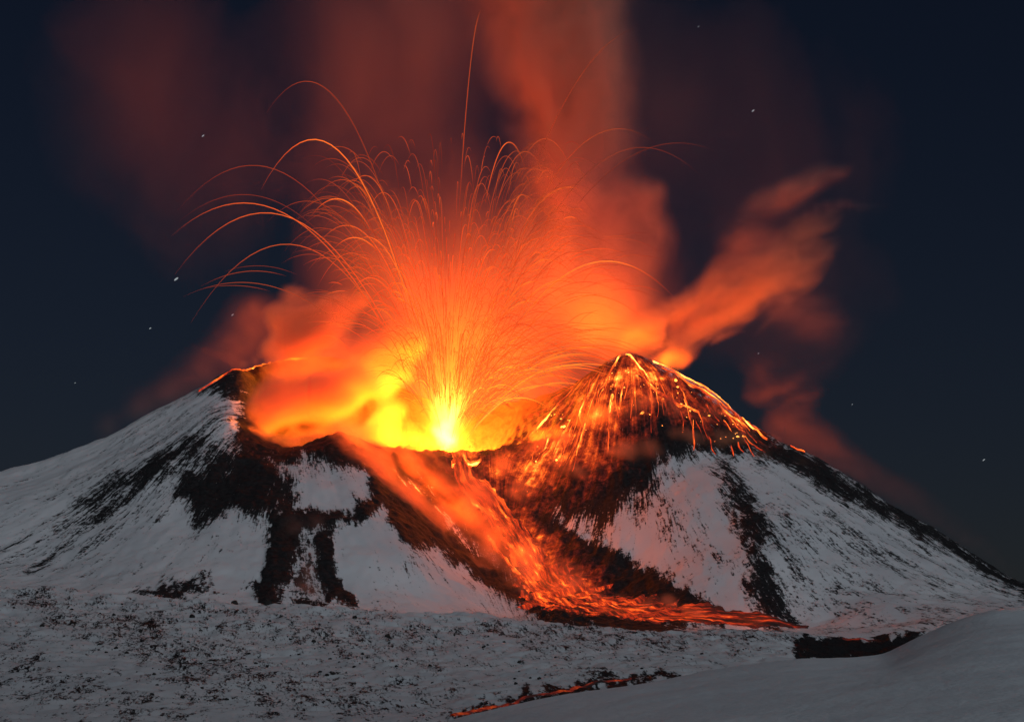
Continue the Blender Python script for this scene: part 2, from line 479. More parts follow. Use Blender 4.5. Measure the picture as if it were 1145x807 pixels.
glow_patches = [  # glowing spatter, with the shine of lit haze painted in
    (0.80, 40, [(495,490),(548,500),(620,452),(700,388),(770,415),(868,492),(800,478),(740,470),(700,500),(650,545),(600,580),(540,560),(500,520)]),
    (0.95, 24, [(600,462),(660,415),(700,388),(760,412),(745,440),(690,445),(640,470),(590,500)]),
    (1.0, 14, [(760,416),(800,436),(866,490),(835,488),(790,455)]),
    (0.15, 20, [(320,478),(350,500),(450,510),(530,530),(540,500),(440,480),(360,470)]),  # unseen glow added on the bowl floor to go with its lamps
    (0.9, 16, [(482,486),(548,497),(540,520),(500,520)]),
    (0.72, 40, [(540,500),(640,470),(745,466),(720,515),(660,556),(600,588),(560,560)]),  # red shine of the haze painted onto the cone face
    (0.66, 30, [(520,540),(600,560),(640,600),(700,660),(640,690),(590,650)]),
]
hot = field(UU, VV, glow_patches, 0.0, 9)
M_MOUNT = snow_rock_material('snow_and_lava_rock', hot=True)
mountain = grid_mesh('mountain', X, Y, vol.Z, M_MOUNT)
tag(mountain, kind='structure')
set_attr(mountain.data, 'rock', rock); set_attr(mountain.data, 'hot', hot); set_attr(mountain.data, 'flow', flow, 'FLOAT_VECTOR')

# ------------------------------------------------------------------ terrain: hill, dune, valley ground
hs = {
    420: [(-600,900),(0,880),(500,872),(1145,900),(1800,900)],
    700: [(-600,830),(0,826),(500,826),(700,830),(1145,860),(1800,860)],
    1000: [(-600,775),(0,783),(250,792),(450,797),(600,790),(750,790),(1145,800),(1800,800)],
    1300: [(-600,735),(0,742),(250,752),(400,758),(560,756),(650,752),(750,748),(900,760),(1145,765),(1800,765)],
    1600: [(-600,700),(0,706),(250,722),(500,730),(700,732),(850,733),(930,742),(1145,750),(1800,750)],
    1850: [(-600,660),(0,673),(150,686),(300,692),(500,703),(650,713),(850,716),(900,724),(930,738),(1145,742),(1800,740)],
    2000: [(-600,640),(-200,648),(0,655),(100,662),(200,670),(300,677),(400,683),(500,687),(600,694),(650,700),(690,705),(760,707),(830,706),(880,707),(905,710),(940,712),(1000,709),(1030,707),(1145,716),(1800,720)],
    2200: [(-600,660),(0,670),(300,692),(600,712),(760,722),(900,730),(1145,745),(1800,745)],
    2450: [(-600,730),(0,740),(1145,760),(1800,760)],
}
us2 = np.concatenate([np.arange(-560, -30, 12), np.arange(-30, 1180, 2.2), np.arange(1180, 1760, 14)])
ys2 = np.concatenate([np.arange(420, 1000, 6), np.arange(1000, 2060, 4), np.arange(2060, 2450, 12)])
hill = Terrain(hs, us2, ys2, bu=4, by=4)
X, Y = hill.X, hill.Y
k = Y / 1500
bump = 3.2 * fbm(X / 70, Y / 110, 0 * X + 5, 4) * k + 1.7 * fbm(X / 16, Y / 22, 0 * X + 1, 4) * k
hill.Z = hill.Z + bump
UU, VV = hill.U, hill.V()
hill_patches = [
    (0.33, 60, [(0,650),(200,660),(380,675),(690,700),(900,702),(900,730),(720,740),(560,745),(400,735),(250,720),(120,700),(60,760),(130,820),(-60,820),(-60,650)]),
    (0.52, 24, [(130,665),(200,690),(230,740),(260,770),(240,800),(180,760),(130,720)]),
    (1.05, 7, [(500,803),(560,783),(620,768),(690,757),(752,750),(756,760),(700,768),(640,778),(560,796),(510,812)]),
    (0.55, 26, [(0,655),(60,662),(220,715),(330,750),(430,790),(400,808),(200,748),(40,695)]),
    (0.52, 22, [(0,722),(120,768),(220,806),(130,808),(0,770)]),
    (0.50, 22, [(120,666),(330,688),(520,732),(500,750),(300,716)]),
    (0.50, 16, [(380,688),(700,704),(860,709),(640,728),(450,718)]),
    (1.25, 6, [(903,708),(940,709),(1000,705),(1040,702),(1060,720),(980,745),(890,745)]),
    (0.62, 12, [(590,684),(700,700),(830,701),(905,706),(905,714),(700,714),(600,698)]),
    (0.42, 20, [(400,760),(560,770),(480,800),(330,800),(250,770)]),
]
rockh = field(UU, VV, hill_patches, 0.12, 16)
flowh = np.stack([X + .10 * Y, Y * .17, hill.Z * .6], -1)
M_HILL = snow_rock_material('dusted_snow_on_rubble', fleck=0.085, fine=0.9, near=True)
ho = grid_mesh('hill', X, Y, hill.Z, M_HILL); tag(ho, kind='structure')
set_attr(ho.data, 'rock', rockh); set_attr(ho.data, 'flow', flowh, 'FLOAT_VECTOR')

ds = {
    160: [(-200,1150),(400,1080),(800,1020),(1145,980),(1800,960)],
    300: [(-200,1000),(400,930),(600,880),(800,850),(1145,820),(1800,800)],
    450: [(-200,960),(450,870),(600,822),(750,795),(900,776),(1145,750),(1800,740)],
    600: [(-200,950),(400,860),(500,814),(560,797),(640,780),(750,764),(900,746),(985,741),(1030,725),(1100,706),(1145,702),(1800,700)],
    700: [(-200,960),(300,900),(450,830),(500,806),(560,789),(640,773),(700,764),(750,756),(800,749),(850,743),(900,738),(950,736),(985,733),(1005,723),(1030,711),(1060,697),(1095,685),(1112,681),(1145,682),(1250,682),(1800,690)],
    780: [(-200,980),(450,850),(640,795),(900,760),(1145,704),(1800,712)],
    950: [(-200,1000),(640,850),(1145,790),(1800,790)],
}
us3 = np.concatenate([np.arange(-100, 420, 12), np.arange(420, 1180, 4), np.arange(1180, 1760, 14)])
ys3 = np.arange(160, 950, 4)
dune = Terrain(ds, us3, ys3, bu=2, by=3)
X, Y = dune.X, dune.Y
dune.Z = dune.Z + .9 * fbm(X / 60, Y / 60, 0 * X + 3, 3) + .12 * fbm(X / 5, Y / 9, 0 * X, 3) + .22 * fbm(X / 22 + Y / 60, Y / 14, 0 * X + 4, 3)
M_DUNE, N, L = new_mat('wind_packed_snow')
out = N.new('ShaderNodeOutputMaterial'); pb = N.new('ShaderNodeBsdfPrincipled'); L.new(pb.outputs[0], out.inputs[0])
geo = N.new('ShaderNodeNewGeometry').outputs['Position']
n1 = noise(N, L, geo, 0.03, 4, .6); n2 = noise(N, L, geo, 0.5, 4, .6)
L.new(ramp(N, L, n1, [(0.3, (0.66, 0.68, 0.72)), (0.7, (0.74, 0.75, 0.78))]), pb.inputs['Base Color'])
pb.inputs['Roughness'].default_value = 0.8; pb.inputs['Specular IOR Level'].default_value = .15
bp = N.new('ShaderNodeBump'); bp.inputs['Strength'].default_value = .5; bp.inputs['Distance'].default_value = .8
L.new(n2, bp.inputs['Height']); L.new(bp.outputs[0], pb.inputs['Normal'])
tag(grid_mesh('snow_field', X, Y, dune.Z, M_DUNE), kind='structure')
gx = np.linspace(-30000, 30000, 60); gy = np.linspace(-15000, 45000, 60)
GX, GY = np.meshgrid(gx, gy)
tag(grid_mesh('ground', GX, GY, np.full_like(GX, -75.0) + 8 * fbm(GX / 4000, GY / 4000, 0 * GX, 2), M_DUNE), kind='structure')

# ------------------------------------------------------------------ lava streams on the slopes
def ribbon(name, pts, widths, mat, T, heat, lift=1.2, nacross=5, seed=0, sc_along=0.35, parent=None):
    """a sheet of lava laid along plan points pts on terrain T; rounded across"""
    p = np.array(pts)[:, :2]
    seg = np.r_[0, np.cumsum(np.hypot(*np.diff(p, axis=0).T))]
    n = max(6, int(seg[-1] / 4))
    s = np.linspace(0, seg[-1], n)
    px = pchip(seg, p[:, 0], s); py = pchip(seg, p[:, 1], s)
    w = np.interp(s / seg[-1], np.linspace(0, 1, len(widths)), widths)
    h = np.interp(s / seg[-1], np.linspace(0, 1, len(heat)), heat)
    w = w * (1 + .6 * perlin(s / 18 + seed, s * 0 + seed * 3.1, s * 0) + .3 * perlin(s / 6 + seed, s * 0 + seed * 1.1, s * 0))
    tx, ty = np.gradient(px), np.gradient(py); l = np.hypot(tx, ty) + 1e-9
    nx_, ny_ = -ty / l, tx / l
    vs_, fl, he = [], [], []
    for j in range(nacross):
        c = j / (nacross - 1) * 2 - 1
        x = px + nx_ * w * c / 2; y = py + ny_ * w * c / 2
        z = T.z(x, y) + lift * (1 - c * c) + 0.25 * lift * (1 if abs(c) < .99 else -4)
        vs_.append(np.stack([x, y, z], -1)); fl.append(np.stack([s * sc_along, w * c, 0 * s + seed * 50], -1)); he.append(h * (1 - .35 * c * c))
    vs_ = np.array(vs_); fl = np.array(fl); he = np.array(he)
    f = [(j * n + i, j * n + i + 1, (j + 1) * n + i + 1, (j + 1) * n + i) for j in range(nacross - 1) for i in range(n - 1)]
    o = mesh_obj(name, vs_.reshape(-1, 3), f, mat, parent)
    set_attr(o.data, 'flow', fl.reshape(-1, 3), 'FLOAT_VECTOR'); set_attr(o.data, 'molten', he.ravel())
    return o
def on(T, pts):
    return [T.hit(u, v) for u, v in pts]

M_FLOW = lava_material('lava_flow_crust', 1.2, 0.085, -0.09, 'AUTO')
M_RIV = lava_material('molten_rivulet', 1.3, 0.10, 0.08, 'AUTO')
M_DULL = lava_material('dull_red_lava', 0.3, 0.10, -0.1)
o = ribbon('lava_stream', on(vol, [(505,505),(520,535),(548,565),(575,600),(600,640),(640,672),(690,684),(750,690),(810,692),(868,696),(904,702)]), [14,22,30,38,50,80,112,108,84,44,8], M_FLOW, vol, [.85,.75,.65,.6,.58,.58,.54,.50,.46,.36,.2], 2.0, 9, 1)
tag(o, 'broad glowing lava flow running down the gully below the vent', 'lava flow')
o = ribbon('lava_stream', on(vol, [(545,600),(565,625),(590,652),(628,676),(660,690)]), [6,9,10,10,8], M_FLOW, vol, [.6,.6,.55,.5,.4], 1.6, 5, 2)
tag(o, 'narrow side stream of lava along the snowy edge of the gully', 'lava flow')
o = ribbon('lava_stream', on(vol, [(302,404),(285,408),(268,411),(250,420),(235,430),(222,438)]), [3,4,4.5,4,3.5,2], M_RIV, vol, [.6,.62,.65,.62,.55,.4], 1.5, 5, 3)
tag(o, 'thin lava stream spilling over the outer rim beside the snowy flank', 'lava flow')
o = ribbon('lava_stream', on(hill, [(506,801),(545,792),(580,784),(620,775),(660,766),(705,759)]), [3,5,4,3,4,2], M_DULL, hill, [.62,.7,.5,.5,.6,.4], .8, 5, 4)
tag(o, 'dull red lava channel between the black bank and the smooth snow field', 'lava flow')
o = ribbon('lava_stream', on(hill, [(942,714),(960,715),(985,718)]), [3,4,2], M_DULL, hill, [.5,.55,.4], .8, 5, 5)
tag(o, 'small dim red glow in the black hollow at the end of the snow field', 'lava flow')

# rivulets that run from the lit summit of the dark cone
riv = [
    ([(700,396),(712,408),(722,420),(728,436)], 6, .85, 'thick bright lava rivulet splashing below the dark cone summit'),
    ([(694,398),(686,410),(678,428),(668,440)], 4, .75, 'bright lava rivulet on the vent side of the cone summit'),
    ([(730,404),(762,420),(800,441),(832,464),(858,492)], 8, .85, 'long bright lava stream down the far ridge of the cone'),
    ([(740,412),(775,432),(815,458),(838,482)], 7, .75, 'lava stream just below the long bright ridge stream'),
    ([(884,497),(900,506)], 4, .7, 'short isolated lava streak on the dark ridge past the main stream'),
    ([(640,437),(625,452),(610,470),(590,490)], 4, .7, 'lava rivulet down the crater-facing edge of the cone'),
    ([(660,425),(655,445),(648,462),(652,480)], 3, .65, 'crooked lava rivulet in the middle of the cone face'),
    ([(712,420),(735,440),(760,455),(782,462)], 4, .6, 'lava rivulet slanting across the upper cone face'),
    ([(690,432),(688,450),(692,470)], 2.5, .6, 'short lava rivulet under the summit splash'),
    ([(505,522),(520,518),(538,514)], 9, .8, 'molten patch glowing just under the vent lip'),
]
for i, (pp, w, h, lab) in enumerate(riv):
    o = ribbon('lava_rivulet', on(vol, pp), [w * .5, w, w, w * .4], M_RIV, vol, [h, h, h * .95, h * .75], 1.4, 5, 10 + i)
    tag(o, lab, 'lava rivulet', 'lava rivulets on the dark cone')
# small ones, told apart by nothing
for i in range(56):
    t = random.random() ** 1.2
    u0 = 600 + 240 * t; 
    v0_ = np.interp(u0, [600,700,760,800,855], [470,400,424,446,488]) + abs(random.gauss(0, 22)) + 4
    a = vol.hit(u0, v0_)
    pts = [a]
    for st in range(random.randint(2, 4)):           # follow the fall line
        q = pts[-1]; e = 6.0
        gx_ = float(vol.z(np.array([q[0] + e]), np.array([q[1]]))[0] - vol.z(np.array([q[0] - e]), np.array([q[1]]))[0])
        gy_ = float(vol.z(np.array([q[0]]), np.array([q[1] + e]))[0] - vol.z(np.array([q[0]]), np.array([q[1] - e]))[0])
        l = math.hypot(gx_, gy_) + 1e-6
        st_ = random.uniform(7, 13); an = random.gauss(0, .16)
        dx, dy = -gx_ / l, -gy_ / l
        dx, dy = dx * math.cos(an) - dy * math.sin(an), dx * math.sin(an) + dy * math.cos(an)
        pts.append(np.array([q[0] + dx * st_, q[1] + dy * st_, 0]))
    w = random.uniform(.9, 2.4) + random.expovariate(1.2)
    o = ribbon('lava_rivulet', pts, [w, w, w * .4], M_RIV, vol, [random.uniform(.3, .85), random.uniform(.3, .6)], 1.0, 3, 60 + i)
    tag(o, 'small glowing lava trickle among others on the dark cone', 'lava rivulet', 'small lava trickles on the dark cone')

# ------------------------------------------------------------------ lava fountain and its trails
VENT = P(500, 510, 2985)
VENT[2] = float(vol.z(VENT[:1], VENT[1:2])[0]) + 2
M_TRAIL = trail_material('lava_in_flight', 1.0)
def arc_points(apex, t0, t1, dy, n=22, start=None, curl=0):
    s = np.array(VENT if start is None else start)
    a = P(apex[0], apex[1], s[1] + dy)
    t = np.linspace(t0, t1, n)
    return np.stack([s[0] + (a[0] - s[0]) * t, s[1] + dy * t, s[2] + (a[2] - s[2]) * (2 * t - t * t)], -1), t
def tube(pts, rad, k=4):
    n = len(pts)
    d = np.gradient(pts, axis=0); d /= np.linalg.norm(d, axis=1)[:, None] + 1e-9
    side = np.cross(d, np.array([0, 1.0, 0])); side /= np.linalg.norm(side, axis=1)[:, None] + 1e-9
    up = np.cross(side, d)
    vs_ = [pts + rad[:, None] * (side * math.cos(a) + up * math.sin(a)) for a in np.arange(k) * 2 * math.pi / k]
    v = np.stack(vs_, 1).reshape(-1, 3)
    f = [(i * k + j, i * k + (j + 1) % k, (i + 1) * k + (j + 1) % k, (i + 1) * k + j) for i in range(n - 1) for j in range(k)]
    return v, f
def trail_geo(apex, t0, t1, dy, r, bright, start=None):
    pts, t = arc_points(apex, t0, t1, dy, start=start)
    q = (t - t0) / (t1 - t0)
    rad = r * np.clip(np.minimum(q * 5 + .15, (1 - q) * 3 + .12), 0, 1)
    dist = np.linalg.norm(pts - VENT, axis=1)
    heat = bright * (0.44 + 0.56 * np.exp(-dist / 180)) * (1.05 - .22 * q)
    heat = heat * (.62 + .42 * np.sin(math.pi * np.clip(q, 0, 1)) ** .6)
    heat = np.clip(heat + .10 * np.exp(-((t - 1) / .25) ** 2) * bright, 0, 1)
    v, f = tube(pts, rad)
    return v, f, np.repeat(heat, 4)
def trail(apex, t0, t1, dy, r, bright, label, group='lava trails of the fountain', start=None):
    v, f, h = trail_geo(apex, t0, t1, dy, r, bright, start)
    o = mesh_obj('lava_trail', v, f, M_TRAIL)
    set_attr(o.data, 'molten', h)
    return tag(o, label, 'lava trail', group)

named = [   # apex column, row, span along the flight, depth, radius, brightness, label
    ((352,156), .30, 1.40, -30, .80, 1.0, 'tall bright lava arc bending over highest above the glowing smoke bank'),
    ((342,91), .55, 1.28, 20, .45, .62, 'faintest high lava arc curling above the tall bright arc'),
    ((281,185), .70, 1.38, 25, .40, .55, 'faint wide lava arc reaching out over the dark flank'),
    ((274,227), .50, 1.36, -20, .62, .85, 'upper of two long parallel lava arcs falling on the snowy flank'),
    ((298,238), .45, 1.50, -25, .62, .85, 'lower of two long parallel lava arcs falling on the snowy flank'),
    ((321,273), .50, 1.60, -10, .50, .72, 'low flat lava arc just above the glowing smoke bank'),
    ((387,252), .45, 1.30, 10, .60, .85, 'lava arc peaking over the notch in the smoke bank'),
    ((382,201), .45, 1.25, 15, .45, .7, 'slim lava arc nested inside the tall bright arc'),
    ((411,265), .40, 1.25, -15, .60, .9, 'short bright lava arc close to the dense spray'),
    ((678,292), .60, 1.42, -10, .75, 1.0, 'bright lava arc bending towards the smoke over the dark cone'),
    ((693,144), .55, 1.20, 15, .42, .65, 'high faint lava arc in front of the tall smoke column'),
    ((725,30), .70, .93, 15, .40, .6, 'topmost short lava trail beside the tall smoke column'),
    ((540,10), .55, 1.0, 0, .50, .75, 'tallest upright lava trail rising above the dense spray'),
    ((640,408), .35, 1.35, -20, .8, .95, 'low lava arc landing on the summit of the dark cone'),
    ((612,430), .25, 1.30, -25, .8, .95, 'lowest bright lava arc landing part way up the dark cone'),
    ((552,422), .35, 1.45, -20, .8, .9, 'small lava loop close beside the vent'),
    ((470,425), .35, 1.40, -20, .8, .9, 'small lava loop between the vent and the smoke bank'),
    ((660,330), .45, 1.35, 0, .6, .85, 'mid height lava arc over the crater towards the dark cone'),
    ((720,165), .85, 1.30, 25, .35, .5, 'very faint lava trail falling beyond the smoke column'),
    ((760,160), .85, 1.15, 25, .32, .45, 'dim outermost lava trail over the side smoke plume'),
]
for a, t0, t1, dy, r, b, lab in named:
    trail(a, t0 * .6, t1, dy, r * .85, b * 1.15, lab)
burst = [(random.gauss(.12, .30), random.uniform(130, 350), random.uniform(.04, .12)) for _ in range(26)]
for i in range(14):                                    # faint strays between the wide arcs
    au = random.uniform(262, 405); av = random.uniform(np.interp(au, [225, 400], [235, 130]), np.interp(au, [225, 400], [330, 290]))
    t0 = random.uniform(.45, .85)
    trail((au, av), t0, random.uniform(1.12, 1.34), random.uniform(-40, 40), random.uniform(.22, .34), random.uniform(.5, .72),
          'faint hair thin lava arc among the wide arcs over the outer flank', 'faint stray lava arcs over the outer flank')
def random_arc(big):
    kind = random.random()
    while True:
        st = None
        if kind < .45:                                  # drops thrown up from all over the pit, in bursts
            lean, top, spread = random.choice(burst)
            H = max(18, top * (.25 + .85 * random.random() ** 1.3) * (1 - .25 * abs(lean)))
            du = (lean + random.gauss(0, spread + .05)) * H + random.gauss(0, 9)
            st = P(500 + random.uniform(.35, .8) * du, 490, VENT[1])
        elif kind < .64:                                # the wide fan, bending outwards
            H = 60 + 285 * random.random() ** 1.25
            du = random.choice((-1, 1)) * random.uniform(.04, .66) * H + 10
            st = P(500 + .15 * du, 490, VENT[1])
        elif kind < .80:                                # loose ones, any height
            H = random.gammavariate(2.6, 60) + 20
            du = random.gauss(.12, .5) * H * (1 if H < 180 else .7)
            st = P(500 + random.uniform(.2, .7) * du, 490, VENT[1])
        elif kind < .92:                                # low loops that land on the dark cone
            H = random.uniform(25, 130); du = random.uniform(.5, 1.5) * H
        else:                                           # the spreading skirt
            H = random.gammavariate(2.6, 50) + 20
            du = random.choice((-1, 1)) * random.uniform(.45, 1.1) * H
        if H < 352 - 40 * random.random() and not (H > 230 and abs(du) > 150) and du > -150: break
    apex = (500 + du, 490 - H)
    if .45 <= kind < .64:
        t0 = random.uniform(.35, .85); t1 = random.uniform(1.08, 1.42)
    elif H > 120:                                       # only the slow part of the flight, about the top, draws a line
        t0 = 1 - random.uniform(.08, .42) ; t1 = 1 + random.uniform(.03, .26)
    else:
        t0 = random.uniform(.2, .8); t1 = random.uniform(max(1.02, t0 + .25), 1.5)
    b = random.random() ** 1.6
    return apex, t0, t1, random.uniform(-70, 70), ((.18 + .52 * b * b) if big else random.uniform(.15, .27)), ((.68 + .4 * b) if big else random.uniform(.5, .95)), st
for i in range(240):
    a = random_arc(True)
    if a[0][1] < 300: lab, g = 'thin lava trail among the tall upright spray of the fountain', 'tall lava trails of the fountain'
    elif a[0][0] < 500: lab, g = 'short lava trail low in the fountain on the smoke bank side', 'low lava trails towards the smoke bank'
    else: lab, g = 'short lava trail low in the fountain on the dark cone side', 'low lava trails towards the dark cone'
    trail(*a[:6], lab, g, a[6])
for i in range(26):                                    # low loops that rain down on the dark cone
    au = random.uniform(545, 665); av = random.uniform(np.interp(au, [545, 665], [395, 385]), np.interp(au, [545, 665], [462, 415]))
    trail((au, av), random.uniform(.15, .6), random.uniform(1.2, 1.6), random.uniform(-60, 20), random.uniform(.4, .7), random.uniform(.85, 1.05),
          'bright low lava loop raining from the vent onto the dark cone', 'bright low lava loops over the dark cone')
V_, F_, H_ = [], [], []
c = 0
for i in range(2100):
    v, f, h = trail_geo(*random_arc(False))
    V_.append(v); H_.append(h); F_ += [tuple(np.array(q) + c) for q in f]; c += len(v)
o = mesh_obj('lava_spray', np.concatenate(V_), F_, M_TRAIL)
set_attr(o.data, 'molten', np.concatenate(H_))
tag(o, 'dense fine spray of molten lava drops above the vent', 'lava spray', kind='stuff')

# incandescent core of the fountain
core = []
for t in np.linspace(0, 1, 9):
    core.append((500 + 6 * t, 492 - 75 * t, 15 + 26 * t, VENT[1], .8 * (1 - t) ** 1.5 + .05))
core += [(497, 487, 9, VENT[1] - 4, 3.0), (490, 482, 7, VENT[1] - 4, 2.0), (508, 489, 7, VENT[1] - 6, 2.2), (500, 474, 7, VENT[1], 1.6)]
M_CORE = smoke_material('incandescent_spray', 0.004, (.9, .6, .4), 0, 0.06)
fo = cloud('lava_fountain', core, M_CORE, 2.5, 1.0, 22, .7, ((.1, 0, 1), 3), seed=2)
tag(fo, 'white hot lava fountain bursting from the crater vent', 'lava fountain')
def lamp(u, v, Y, e, r, col=(1.0, 0.175, 0.006)):  # point lamps standing in for lava, some of them added fill
    l = bpy.data.lights.new('lava_and_fill_glow', 'POINT'); l.energy = e; l.shadow_soft_size = r; l.color = col
    o = bpy.data.objects.new('lava_and_fill_glow', l); COL.objects.link(o); o.location = P(u, v, Y)
    return o
GLOW = 1.0
lamp(500, 510, VENT[1] + 6, 3.8e7 * GLOW, 5)
lamp(503, 445, VENT[1], 2.2e6 * GLOW, 25)
lamp(525, 330, VENT[1], 0.4e6 * GLOW, 40)
lamp(735, 424, 3065, 1.1e8 * GLOW, 14)        # unseen lamp added behind the cone, standing in for lava under the sideways plume
lamp(590, 468, 3175, 5.5e7 * GLOW, 14)        # unseen lamp added behind the far rim to light the tall column
for u, e in ((388, 1.5e6), (418, 1.5e6)): lamp(u, 496 + (u - 398) * .1, 3020, e * GLOW, 30)    # unseen lamps added in the crater bowl to light the smoke bank
lamp(360, 480, 3050, 0.4e6 * GLOW, 25)  # further unseen fill under the smoke bank
lamp(330, 400, 3145, 4.5e6 * GLOW, 10)          # the lava that spills over the outer rim
lamp(835, 476, 3075, 3.5e6 * GLOW, 14)  # unseen lamp added behind the ridge to redden the sideways plume
for u, v, e in ((412, 500, 3.8e5), (440, 522, 3.6e5), (470, 546, 3.2e5), (505, 572, 2.2e5), (530, 586, 1.4e5), (556, 606, 1.1e5), (580, 626, .9e5), (606, 648, .8e5), (640, 666, .5e5), (560, 505, 1.4e5), (600, 475, 1.4e5), (640, 452, 1.0e5), (625, 500, .5e5), (690, 680, .4e5), (770, 686, .3e5), (840, 692, .2e5)):
    h = vol.hit(u, v)                       # lamps for the gully flow's shine on the gas, with fill added at the cone face
    lamp(u, v - 8, h[1] - 12, e * GLOW, 20, (1, .125, .006))

# ------------------------------------------------------------------ smoke
YB = 2990
M_BANK = smoke_material('dense_ash_smoke', 0.05, (.90, .54, .35), 0.0)
M_THIN = smoke_material('thin_gas', 0.03, (.90, .50, .40), 0.0)
def path(pts, n):
    p = np.array(pts, float); t = np.linspace(0, len(p) - 1, n)
    return [tuple(np.interp(a, np.arange(len(p)), p[:, k]) for k in range(p.shape[1])) for a in t]
YF = 2945
bank = [(318,350,26,YB,.6),(328,324,17,YB,.6),(348,358,34,YB,.7),(383,346,27,YB,.75),(408,338,15,YB,.7),(368,386,36,YB-20,1.2),(328,382,22,YB,1),
        (420,405,36,YB,1.2),(455,380,26,YB,1.1),(400,434,42,YF,1.2),(350,430,40,YF,1.2),(325,460,34,YF-10,1.1),(300,484,20,YF-20,1.0),(372,458,36,YF-10,1.1),(432,448,40,YF,.5),(425,474,26,YF-15,.6),(303,440,26,YF,1),(290,462,20,YF-10,.9),(455,432,34,YB,.15),(335,492,18,YF-30,.8)]
bank += path([(345,402,26,2985,.5),(314,410,20,2980,.45),(288,420,13,2975,.35)], 6)
bank += path([(352,370,20,YB-5,.6),(322,386,17,YB-10,.6),(296,399,12,YB-15,.55),(268,412,8,YB-20,.5)], 9)
bank += path([(282,486,13,YF-38,.9),(310,494,14,YF-42,1.1),(340,496,14,YF-42,1.1),(365,487,15,YF-42,1.1),(395,482,18,YF-42,1.2),(425,488,18,YF-40,1.1)], 11)
tag(cloud('smoke_plume', bank, M_BANK, 3.5, .9, 48, .75, ((1, 0, .45), 2.4), edge=.7, seed=1),
    'bright orange smoke bank filling the crater bowl beside the vent', 'smoke plume', 'smoke plumes lit by the lava')
gp = [(388,482),(412,505),(437,532),(466,558),(498,585),(532,612),(567,638),(602,661)]
gul = []
for i, (u, v) in enumerate(path(gp, 20)):
    h = vol.hit(u - 3, v + 4)
    gul.append((u - 9 + 5 * math.sin(i * 1.9), v + 4 * math.sin(i * 2.7), 20, h[1] - 12, .85 - .02 * i, 18))
    h = vol.hit(u + 44, v + 8)
    gul.append((u + 38 + 6 * math.sin(i * 2.3), v, 20, h[1] - 14, .62 - .012 * i, 18))
    h = vol.hit(u + 72, v + 8)
    gul.append((u + 70 + 6 * math.sin(i * 1.3), v, 18, h[1] - 12, .34 - .008 * i, 15))
face = path([(540,528,.5),(600,498,.45),(660,470,.4),(720,452,.3),(790,460,.3),(850,492,.3),(900,515,.2)], 26) + path([(520,560,.5),(580,548,.45),(640,528,.4),(690,512,.35),(740,492,.3),(800,488,.3),(860,503,.25)], 24) + path([(630,652,1.3),(680,668,1.4),(730,678,1.4),(790,686,1.2),(850,693,.9),(900,700,.5)], 26)
for i, (u, v, w) in enumerate(face):
    u, v = u + 7 * math.sin(i * 2.4), v + 5 * math.sin(i * 1.3)
    h = vol.hit(u, v); gul.append((u, v, 18 if v < 640 else 10, h[1] - 9, w * (.95 if v < 640 else .3), 11))
tag(cloud('smoke_plume', gul, M_BANK, 3, 1, 30, 1.25, ((.75, -.35, -.6), 5), edge=.3, seed=3),
    'orange gas cloud pouring down the gully over the lava flow', 'smoke plume', 'smoke plumes lit by the lava')
YC = 3165
colm = [(612,300,46,YC,.2),(630,255,44,YC,.36),(640,210,44,YC,.55),(645,162,44,YC,.75),(643,118,46,YC,.85),(634,72,50,YC,.9),(622,25,56,YC,.9),(610,-25,62,YC,.85),(600,-80,70,YC,.8),
        (698,252,32,YC,.32),(720,230,24,YC,.3),(736,214,14,YC,.25),(700,290,36,YC,.28),(690,330,40,YC,.25),(730,265,20,YC,.22),(660,350,46,YC,.18)]
tag(cloud('smoke_plume', [(a, b, c * 1.25, d, e * 1.35) for a, b, c, d, e in colm], M_THIN, 5.5, 1.0, 58, 1.0, ((.1, 0, 1), 2.0), edge=.08, seed=5),
    'tall reddish smoke column rising behind the fountain to the frame top', 'smoke plume', 'smoke plumes lit by the lava')
haze = [(440,110,105,3150,.032),(380,190,75,3150,.030),(460,20,105,3150,.030),(400,40,100,3150,.032),(490,220,100,3100,.03),(720,90,130,3250,.02),(520,320,130,3060,.08),(430,300,90,3060,.06),(620,330,120,3060,.08),(540,400,110,3040,.09),(560,-60,140,3150,.05),(230,170,180,3300,.008),(900,150,180,3300,.009),(150,40,160,3300,.008),(880,330,150,3250,.010)]
tag(cloud('smoke_plume', haze, M_THIN, 11, .9, 160, .7, ((.2, 0, 1), 1.8), seed=7),
    'wide faint red smoke veil spread behind the whole fountain', 'smoke plume', 'smoke plumes lit by the lava')
YD = 3012
rp = path([(665,420,9,YD-40,.5),(690,398,15,YD-20,.7),(718,380,24,YD,.75),(750,362,32,YD+10,.75),(785,350,36,YD+15,.7),(820,336,38,YD+20,.58),(855,316,40,YD+20,.45),(888,292,38,YD+20,.26),(912,266,32,YD+20,.16),(925,240,24,YD+20,.10)], 26)
rp = [(a + 8 * math.sin(i * 2.1), b + 7 * math.cos(i * 1.7), c, d, e * .42) for i, (a, b, c, d, e) in enumerate(rp)]
rp += [(788,376,16,YD+15,.4),(766,390,18,YD+10,.5),(738,390,20,YD+10,.5),(830,372,18,YD+15,.15)]
tag(cloud('smoke_plume', rp, M_BANK, 3.5, .9, 40, 1.3, ((.85, 0, .45), 3.2), edge=.18, seed=9),
    'orange smoke plume blowing sideways from the dark cone summit', 'smoke plume', 'smoke plumes lit by the lava')
wisps = path([(825,250,10,YD,.10),(850,228,13,YD,.22),(880,212,14,YD,.3),(910,202,13,YD,.32),(935,192,11,YD,.25),(950,186,8,YD,.1)], 16) + path([(900,236,8,YD,.05),(935,230,9,YD,.14),(965,228,8,YD,.12),(990,227,6,YD,.05)], 9)
